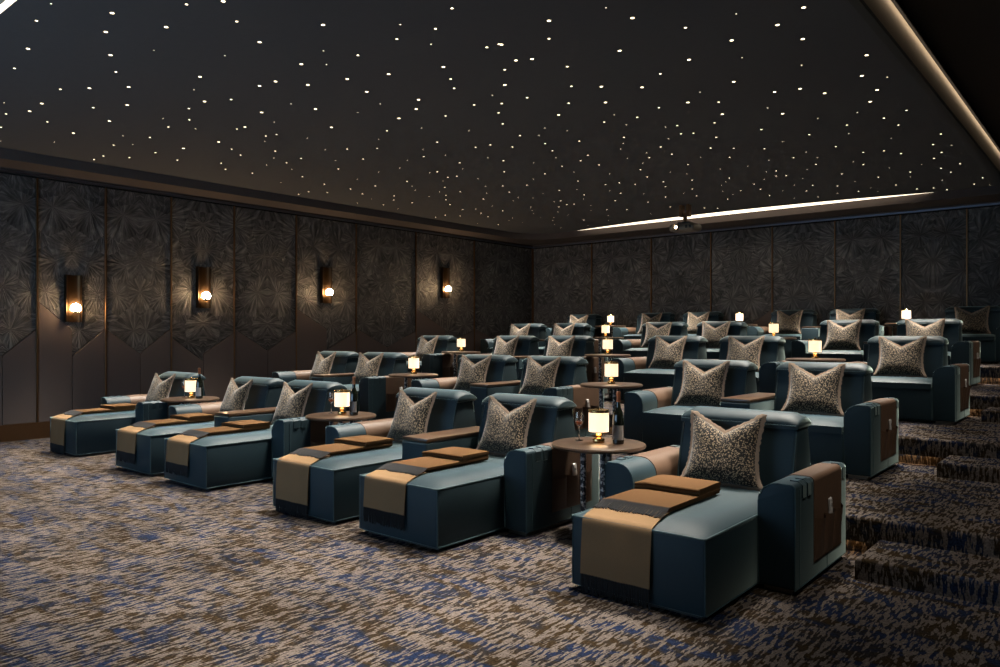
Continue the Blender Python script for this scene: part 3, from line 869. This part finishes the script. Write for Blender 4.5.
# ---- cushions
def build_pillow():
    W, H = 0.265, 0.245
    def outline(u, v):
        # pinched sides, dipped ("chopped") top edge with pointed ears
        x = u * (W - 0.028 * (1 - v * v) ** 1.0 + 0.03 * max(0, -v) ** 3)
        y = v * (H - (0.0 if v > 0 else 0.012 * (1 - u * u)))
        chop = max(0.0, 1 - abs(u) / 0.92)
        if v > -0.4:
            y -= 0.115 * chop ** 1.15 * ((v + 0.4) / 1.4) ** 1.8
        if v > 0: y += 0.03 * v ** 3 * abs(u) ** 3
        return x, y
    def thick(u, v):
        a = max(0.0, (1 - u ** 4)) ** 0.6 * max(0.0, (1 - v ** 4)) ** 0.6
        crease = 1 - 0.55 * math.exp(-((u / 0.16) ** 2)) * max(0, (v + 0.3) / 1.3) ** 1.5
        return 0.085 * a * crease * (1 - 0.18 * v)
    N = 18
    bm = bmesh.new()
    F = []; B = []
    for i in range(N + 1):
        u = math.sin((-1 + 2 * i / N) * math.pi / 2)
        f = []; b = []
        for j in range(N + 1):
            v = math.sin((-1 + 2 * j / N) * math.pi / 2)
            x, y = outline(u, v); t = thick(u, v)
            wob = 0.004 * mnoise.noise(Vector((x * 9, y * 9, 2.0)))
            f.append(bm.verts.new((x, -t + wob, y + H)))
            if i in (0, N) or j in (0, N): b.append(f[-1])
            else: b.append(bm.verts.new((x, t * 0.75 + wob, y + H)))
        F.append(f); B.append(b)
    for i in range(N):
        for j in range(N):
            bm.faces.new((F[i][j], F[i + 1][j], F[i + 1][j + 1], F[i][j + 1]))
            q = (B[i][j], B[i][j + 1], B[i + 1][j + 1], B[i + 1][j])
            if len(set(q)) >= 3:
                try: bm.faces.new(q)
                except ValueError: pass
    body = mesh_from(bm, 'cushion_body', M['leopard'], True, 80)
    # brush fringe along the seam
    rim = []
    K = 40
    for side in range(4):
        for k in range(K):
            t = -1 + 2 * k / K
            u, v = ((t, -1), (1, t), (-t, 1), (-1, -t))[side]
            rim.append(outline(u, v))
    bm = bmesh.new()
    n = len(rim)
    rnd = random.Random(3)
    inn = []; mid = []; outr = []
    for k, (x, y) in enumerate(rim):
        xa, ya = rim[k - 1]; xb, yb = rim[(k + 1) % n]
        tx, ty = xb - xa, yb - ya
        l = math.hypot(tx, ty) or 1
        nx, ny = ty / l, -tx / l
        o = 0.019 + rnd.uniform(-0.005, 0.005)
        inn.append((x - nx * 0.008, y - ny * 0.008)); outr.append((x + nx * o, y + ny * o)); mid.append((x + nx * 0.008, y + ny * 0.008))
    rings = []
    for pts, yy in ((inn, -0.014), (mid, -0.010), (outr, -0.002), (mid, 0.009), (inn, 0.012)):
        rings.append([bm.verts.new((x, yy + rnd.uniform(-0.002, 0.002), y + H)) for x, y in pts])
    for a, b in zip(rings, rings[1:]):
        for k in range(n): bm.faces.new((a[k], a[(k + 1) % n], b[(k + 1) % n], b[k]))
    fr = mesh_from(bm, 'cushion_fringe', M['fringe'], True, 80)
    return body, fr
PILLOW = build_pillow()

# ---- throws
def build_throw(drop):
    out = {}
    x0, x1 = -0.36, 0.118
    top = lambda x, y: 0.463 + dome(x, y, YF + 0.006)
    # hanging sheet
    def sheet(off):
        def fn(a, b):
            x = x0 + (x1 - x0) * a
            s = b * drop
            flat = 0.215
            yA = YF + flat
            wav = 0.003 * math.sin(a * 9) + 0.002 * math.sin(a * 17 + 1)
            if s < flat - 0.03:
                y = yA - s; return (x, y, top(x, y) + 0.006 + off)
            s2 = s - (flat - 0.03)
            arc = 0.06
            yc, zc = YF + 0.028, top(x, YF + 0.03) - 0.032
            if s2 < arc:
                th = s2 / arc * math.pi / 2
                r = 0.038 + off
                return (x, yc - r * math.sin(th), zc + r * math.cos(th))
            d = s2 - arc
            return (x - 0.012 * d * 2, YF - 0.010 - off - 0.010 * min(1, d / 0.2) + wav * min(1, d / 0.1), zc - d)
        return fn
    bm = bmesh.new()
    V = grid_surface(bm, 14, 30, sheet(0.005)); W = grid_surface(bm, 14, 30, sheet(0.0))
    for i in range(14):
        for j in (0, 30): bm.faces.new((V[i][j], V[i + 1][j], W[i + 1][j], W[i][j]))
    for j in range(30):
        for i in (0, 14): bm.faces.new((V[i][j], V[i][j + 1], W[i][j + 1], W[i][j]))
    ends = [V[i][30].co.copy() for i in range(15)]
    out['hanging_cloth'] = mesh_from(bm, 'hanging_cloth', M['throwback'], True, 60)
    # long fringe at the bottom hem
    rnd = random.Random(5)
    bm = bmesh.new()
    K = 46
    for k in range(K):
        a = (k + 0.5) / K * 14; i = min(13, int(a)); p = ends[i].lerp(ends[i + 1], a - i)
        l = max(0.05, min(p.z - 0.006, 0.108 + rnd.uniform(-0.010, 0.010))); sw = rnd.uniform(-0.006, 0.006)
        tube(bm, [p + Vector((0, 0.002, 0.004)), p + Vector((sw * 0.4, -0.002, -l * 0.5)), p + Vector((sw, 0.001 + rnd.uniform(-0.005, 0.004), -l))], 0.0040, 5)
    out['hem_fringe'] = mesh_from(bm, 'hem_fringe', M['blackfringe'])
    # folded stack
    def slab(ya, yb, z0, th, xa, xb):
        bm = bmesh.new()
        prof = []
        r = th / 2
        for k in range(5):
            t = math.pi / 2 + math.pi * k / 4; prof.append((ya + r + r * math.cos(t), r + r * math.sin(t)))
        for k in range(5):
            t = -math.pi / 2 + math.pi * k / 4; prof.append((yb - r + r * math.cos(t), r + r * math.sin(t)))
        # extra points along top and bottom so that it follows the cushion
        n = len(prof); rings = []
        nx = 14
        for i in range(nx + 1):
            x = xa + (xb - xa) * i / nx
            rings.append([bm.verts.new((x + 0.004 * math.sin(y * 25), y, top(x, max(y, YF + 0.22)) + z0 + z)) for y, z in prof])
        for a, b in zip(rings, rings[1:]):
            for k in range(n): bm.faces.new((a[k], a[(k + 1) % n], b[(k + 1) % n], b[k]))
        bm.faces.new(rings[0]); bm.faces.new(rings[-1][::-1])
        return bm
    out['folds'] = [
        mesh_from(slab(-0.548, 0.195, 0.0125, 0.014, x0 + 0.004, x1 - 0.003), 'fold', M['throw'], True, 50),
        mesh_from(slab(-0.542, 0.20, 0.0265, 0.015, x0, x1), 'fold', M['throw'], True, 50),
        mesh_from(slab(-0.135, 0.20, 0.0415, 0.024, x0 + 0.002, x1 - 0.004), 'fold', M['throw'], True, 50),
        mesh_from(slab(-0.142, 0.207, 0.0655, 0.022, x0 + 0.006, x1), 'fold', M['throw'], True, 50)]
    # short fringe lying on the sheet in front of the stack
    bm = bmesh.new()
    K = 52
    for k in range(K):
        x = x0 + (x1 - x0) * (k + 0.5) / K; l = 0.105 + rnd.uniform(-0.014, 0.012); sw = rnd.uniform(-0.007, 0.007)
        ys = [-0.535, -0.555, -0.555 - l * 0.5, -0.545 - l]
        zs = [0.040, 0.032, 0.018, 0.0165]
        tube(bm, [(x + sw * q, y, top(x, y) + z) for y, z, q in zip(ys, zs, (0, 0.1, 0.5, 1.0))], 0.0038, 5)
    out['fold_fringe'] = mesh_from(bm, 'fold_fringe', M['blackfringe'])
    return out
THROW_LONG = build_throw(0.565)
THROW_SHORT = build_throw(0.46)

# ---- handset in the side pocket
HANDSET = (mesh_from(rbox(-0.009, 0.009, -0.026, 0.026, 0.0, 0.17, 0.007, 3), 'handset_body', M['handset']),
           mesh_from(rbox(-0.0015, 0.0015, -0.012, 0.012, 0.0, 0.022, 0.001, 1), 'button_plate', M['footmetal'], False))

DOM = []
for r in range(5):
    y = ROW0 + PITCH * r; z = TIER * r
    xs = ODD if r % 2 == 0 else EVEN
    rp = random.Random(40 + r)
    for i, x in enumerate(xs):
        t, left, right = make_chair(r, i, x)
        # cushion
        zt = 0.463 if r == 0 else 0.467
        zt += 0.05
        p = thing('scatter_cushion', 'speckled cushion with taupe fringe leaning on the %s' % seat_phrase(r, i), 'cushion',
                  (C0 + x + rp.uniform(-0.015, 0.015), y + 0.475, z + zt + 0.010), 0, 'speckled cushions on the seats')
        p.rotation_euler = (math.radians(-19), 0, math.radians(rp.uniform(-5, 5)))
        link('cushion_body', PILLOW[0], p); f = link('fringe', PILLOW[1], p); f['label'] = 'soft taupe fringe'
        if right:
            q = thing('remote_handset', 'silver handset in the arm pocket, %s' % seat_phrase(r, i), 'handset',
                      (C0 + x + HW + AW + 0.015, y + 0.66, z + 0.335), 0, 'handsets in the arm pockets')
            q.rotation_euler = (math.radians(7), 0, 0)
            link('handset_body', HANDSET[0], q); link('button_plate', HANDSET[1], q, (0.0095, 0, 0.11))
        if r == 0:
            THROW = THROW_LONG if i in (0, 3, 5) else THROW_SHORT
            w = thing('folded_throw', 'ochre throw with black fringe folded on the chaise, %s' % seat_phrase(r, i), 'throw', (C0 + x, y, z), 0, 'folded throws on the front row')
            h = link('hanging_cloth', THROW['hanging_cloth'], w); h['label'] = 'khaki cloth hanging over the front edge'
            g = link('hem_fringe', THROW['hem_fringe'], w); g['kind'] = 'stuff'
            for fm in THROW['folds']: link('fold', fm, w)
            g = link('fold_fringe', THROW['fold_fringe'], w); g['kind'] = 'stuff'
    # consoles
    pairs = ((1, 2), (3, 4)) if r % 2 == 0 else ((0, 1), (2, 3), (4, 5))
    names = ['left', 'right'] if r % 2 == 0 else ['left', 'middle', 'right']
    for (a, b), nm in zip(pairs, names):
        w = xs[b] - xs[a] - 2 * HW
        cm = build_console(w)
        t = thing('armrest_console', 'velvet console with walnut top, %s row, between the %s pair of seats' % (ORD[r], nm), 'console',
                  (C0 + (xs[a] + xs[b]) / 2, y, z), 0, 'consoles between paired seats')
        link('console_body', cm[0], t); link('wood_top', cm[1], t); link('console_foot', cm[2], t)

# ================================================================== TABLES AND WHAT STANDS ON THEM
TZ = 0.728
bm = lathe([(0, 0.694), (0.360, 0.694), (0.374, 0.699), (0.379, 0.711), (0.374, 0.723), (0.362, TZ), (0, TZ)], 64)
TABLE_TOP = mesh_from(bm, 'table_top', M['tablewood'], True, 30)
bm = lathe([(0, 0.008), (0.024, 0.008), (0.024, 0.695), (0, 0.695)], 16); TABLE_LEG = mesh_from(bm, 'leg', M['terrazzo'])
bm = lathe([(0, 0.0), (0.17, 0.0), (0.175, 0.006), (0.165, 0.014), (0, 0.016)], 32); TABLE_BASE = mesh_from(bm, 'base_plate', M['dark'])
LAMP = dict(
    base=mesh_from(lathe([(0, 0), (0.046, 0), (0.048, 0.004), (0.048, 0.026), (0.045, 0.032), (0.024, 0.034), (0.020, 0.040), (0.026, 0.050), (0.028, 0.058), (0.024, 0.068), (0.014, 0.074), (0.012, 0.09), (0, 0.09)], 24), 'base', M['gold']),
    shade=mesh_from(lathe([(0.077, 0.088), (0.081, 0.088), (0.081, 0.241), (0.077, 0.241), (0.077, 0.088)], 32), 'lamp_shade', M['shade'], True, 30),
    cap=mesh_from(lathe([(0, 0.242), (0.082, 0.242), (0.084, 0.245), (0.084, 0.262), (0.081, 0.266), (0, 0.266)], 32), 'cap', M['gold'], True, 30),
    rim=mesh_from(lathe([(0.077, 0.083), (0.0825, 0.083), (0.0825, 0.0895), (0.077, 0.0895), (0.077, 0.083)], 32), 'shade_rim', M['gold'], True, 30),
    knob=mesh_from(lathe([(0, 0.265), (0.010, 0.265), (0.012, 0.272), (0.009, 0.280), (0, 0.283)], 16), 'knob', M['gold']))
BOTTLE = dict(
    body=mesh_from(lathe([(0, 0), (0.040, 0), (0.045, 0.005), (0.046, 0.02), (0.046, 0.19), (0.043, 0.22), (0.033, 0.255), (0.021, 0.285), (0.0165, 0.31), (0.0155, 0.40), (0, 0.40)], 28), 'bottle_body', M['bottle']),
    foil=mesh_from(lathe([(0.0168, 0.335), (0.0168, 0.392), (0.0185, 0.395), (0.0185, 0.41), (0.0165, 0.416), (0, 0.417)], 24), 'foil', M['foil']))
bm = bmesh.new()
for sgn in (0.0475, 0.0462):
    pass
def label_fn(a, b):
    t = math.radians(-90 - 75 + 150 * a); return (0.0472 * math.cos(t), 0.0472 * math.sin(t), 0.035 + 0.115 * b)
grid_surface(bm, 14, 1, label_fn)
bmesh.ops.solidify(bm, geom=list(bm.faces), thickness=0.0008)
BOTTLE['label'] = mesh_from(bm, 'paper_label', M['label'])
GLASS = dict(
    bowl=mesh_from(lathe([(0, 0), (0.034, 0), (0.034, 0.0025), (0.008, 0.006), (0.0042, 0.012), (0.0040, 0.105), (0.008, 0.113), (0.030, 0.135), (0.0375, 0.16), (0.0355, 0.195), (0.030, 0.232), (0.0285, 0.232), (0.034, 0.195), (0.036, 0.16), (0.029, 0.137), (0.006, 0.117), (0, 0.116)], 28), 'glass_bowl', M['glass']),
    wine=mesh_from(lathe([(0, 0.1185), (0.006, 0.1195), (0.0275, 0.1385), (0.0335, 0.156), (0, 0.156)], 24), 'wine', M['wine']))
ODDT = [-3.30, 0.0, 3.30]; EVENT = [-1.745, 1.745]
for r in range(5):
    y = ROW0 + PITCH * r + 0.48; z = TIER * r
    tx = ODDT if r % 2 == 0 else EVENT
    nm = ['left', 'middle', 'right'] if r % 2 == 0 else ['left', 'right']
    for x, n in zip(tx, nm):
        X = C0 + x
        t = thing('side_table', 'round walnut side table with terrazzo legs, %s row, %s one' % (ORD[r], n), 'table', (X, y, z), 0, 'round side tables')
        link('table_top', TABLE_TOP, t)
        for k in range(3):
            a = math.radians(200 + 120 * k)
            link('leg', TABLE_LEG, t, (0.125 * math.cos(a), 0.125 * math.sin(a), 0))
        link('base_plate', TABLE_BASE, t)
        l = thing('table_lamp', 'small glowing drum lamp with gold cap on the %s row %s side table' % (ORD[r], n), 'lamp', (X - 0.01, y + 0.02, z + TZ + 0.0005), 0, 'table lamps')
        link('base', LAMP['base'], l); s = link('lamp_shade', LAMP['shade'], l); s['label'] = 'glowing cream shade'
        link('cap', LAMP['cap'], l); link('shade_rim', LAMP['rim'], l); link('knob', LAMP['knob'], l)
        bl = bpy.data.lights.new('lamp_bulb', 'POINT'); bl.energy = 2.5; bl.color = (1.0, 0.62, 0.30); bl.shadow_soft_size = 0.02
        bo_ = bpy.data.objects.new('lamp_bulb', bl); COL.objects.link(bo_); bo_.parent = l; bo_.location = (0, 0, 0.16)
        if r == 0:
            b = thing('wine_bottle', 'dark wine bottle with copper foil and pale label on the front row %s side table' % n, 'bottle', (X + 0.155, y + 0.05, z + TZ + 0.0005), math.radians(14), 'wine bottles')
            link('bottle_body', BOTTLE['body'], b); link('foil', BOTTLE['foil'], b); link('paper_label', BOTTLE['label'], b)
            g = thing('wine_glass', 'stemmed glass with amber wine on the front row %s side table' % n, 'glass', (X - 0.20, y + 0.02, z + TZ + 0.0005), 0, 'wine glasses')
            link('glass_bowl', GLASS['bowl'], g); link('wine', GLASS['wine'], g)

# ================================================================== SCONCES AND PROJECTOR
bm = bmesh.new()
# half-pipe plate: profile in (y = along wall, x = out of wall), open trough
pts = []
for k in range(13):
    a = math.pi * k / 12
    pts.append((0.105 * math.cos(a), 0.02 + 0.065 * (1 - math.sin(a))))
SC_H = 0.745
outer_p = [(0.115, 0.0), (0.115, 0.095)] + [(p[0], p[1] + 0.006) for p in pts] + [(-0.115, 0.095), (-0.115, 0.0)]
A = [bm.verts.new((x, yy, 0)) for yy, x in outer_p]; B = [bm.verts.new((x, yy, SC_H)) for yy, x in outer_p]
bm.faces.new(A); bm.faces.new(B[::-1])
for i in range(len(outer_p)): bm.faces.new((A[i], B[i], B[(i + 1) % len(outer_p)], A[(i + 1) % len(outer_p)]))
SC_PLATE = mesh_from(bm, 'backplate', M['bronze'], True, 40)
bm = bmesh.new(); bmesh.ops.create_uvsphere(bm, u_segments=24, v_segments=16, radius=0.075); SC_GLOBE = mesh_from(bm, 'globe', M['globe'], True, 180)
SC_HOLD = mesh_from(lathe([(0, -0.085), (0.03, -0.085), (0.052, -0.07), (0.058, -0.05), (0.052, -0.05), (0.03, -0.076), (0, -0.078)], 24), 'holder', M['bronze'])
for (yy, zt, zb), nm in zip(((4.733, 2.545, 1.80), (6.911, 2.84, 2.081), (9.62, 3.009, 2.259), (13.168, 3.23, 2.495)),
                            ('nearest the front of the left wall', 'second from the front of the left wall', 'third from the front of the left wall', 'nearest the back corner of the left wall')):
    t = thing('wall_sconce', 'bronze trough sconce with glowing globe, %s' % nm, 'wall light', (WX + 0.002, yy, zb), 0, 'wall sconces')
    link('backplate', SC_PLATE, t)
    link('globe', SC_GLOBE, t, (0.155, 0, 0.215)); link('holder', SC_HOLD, t, (0.155, 0, 0.215))

pj = thing('projector', 'grey projector with a lit lens hanging from the star ceiling', 'projector', (-6.96, 14.15, 3.78))
bm = rbox(-0.27, 0.27, -0.2, 0.22, -0.075, 0.075, 0.05, 4)
link('casing', mesh_from(bm, 'casing', M['projbody'], True, 50), pj)
link('top_plate', mesh_from(rbox(-0.13, 0.13, -0.1, 0.14, 0.07, 0.12, 0.02, 2), 'top_plate', M['dark']), pj)
bm = lathe([(0, 0), (0.062, 0), (0.062, 0.07), (0.05, 0.07), (0.046, 0.03), (0, 0.03)], 24)
link('lens_barrel', mesh_from(bm, 'lens_barrel', M['dark'], True, 40), pj, (-0.10, -0.185, 0.0), (math.pi / 2, 0, 0))
bm = lathe([(0, 0.042), (0.022, 0.040), (0.032, 0.032), (0.0, 0.03)], 20)
link('lens', mesh_from(bm, 'lens', M['lens'], True, 60), pj, (-0.10, -0.185, 0.0), (math.pi / 2, 0, 0))
link('mount_pole', mesh_from(lathe([(0, 0.11), (0.04, 0.11), (0.04, 0.30), (0, 0.30)], 20), 'mount_pole', M['brass'], True, 40), pj)
for sx in (-1, 1):
    link('mount_bracket', mesh_from(rbox(-0.035, 0.035, -0.06, 0.06, 0.0, 0.24, 0.006, 1), 'mount_bracket', M['brass']), pj, (sx * 0.075, 0, 0.229))
for x in (0.12, 0.20):
    link('vent_slot', mesh_from(rbox(-0.025, 0.025, -0.004, 0.004, -0.03, 0.03, 0.002, 1), 'vent_slot', M['dark']), pj, (x, -0.199, 0))
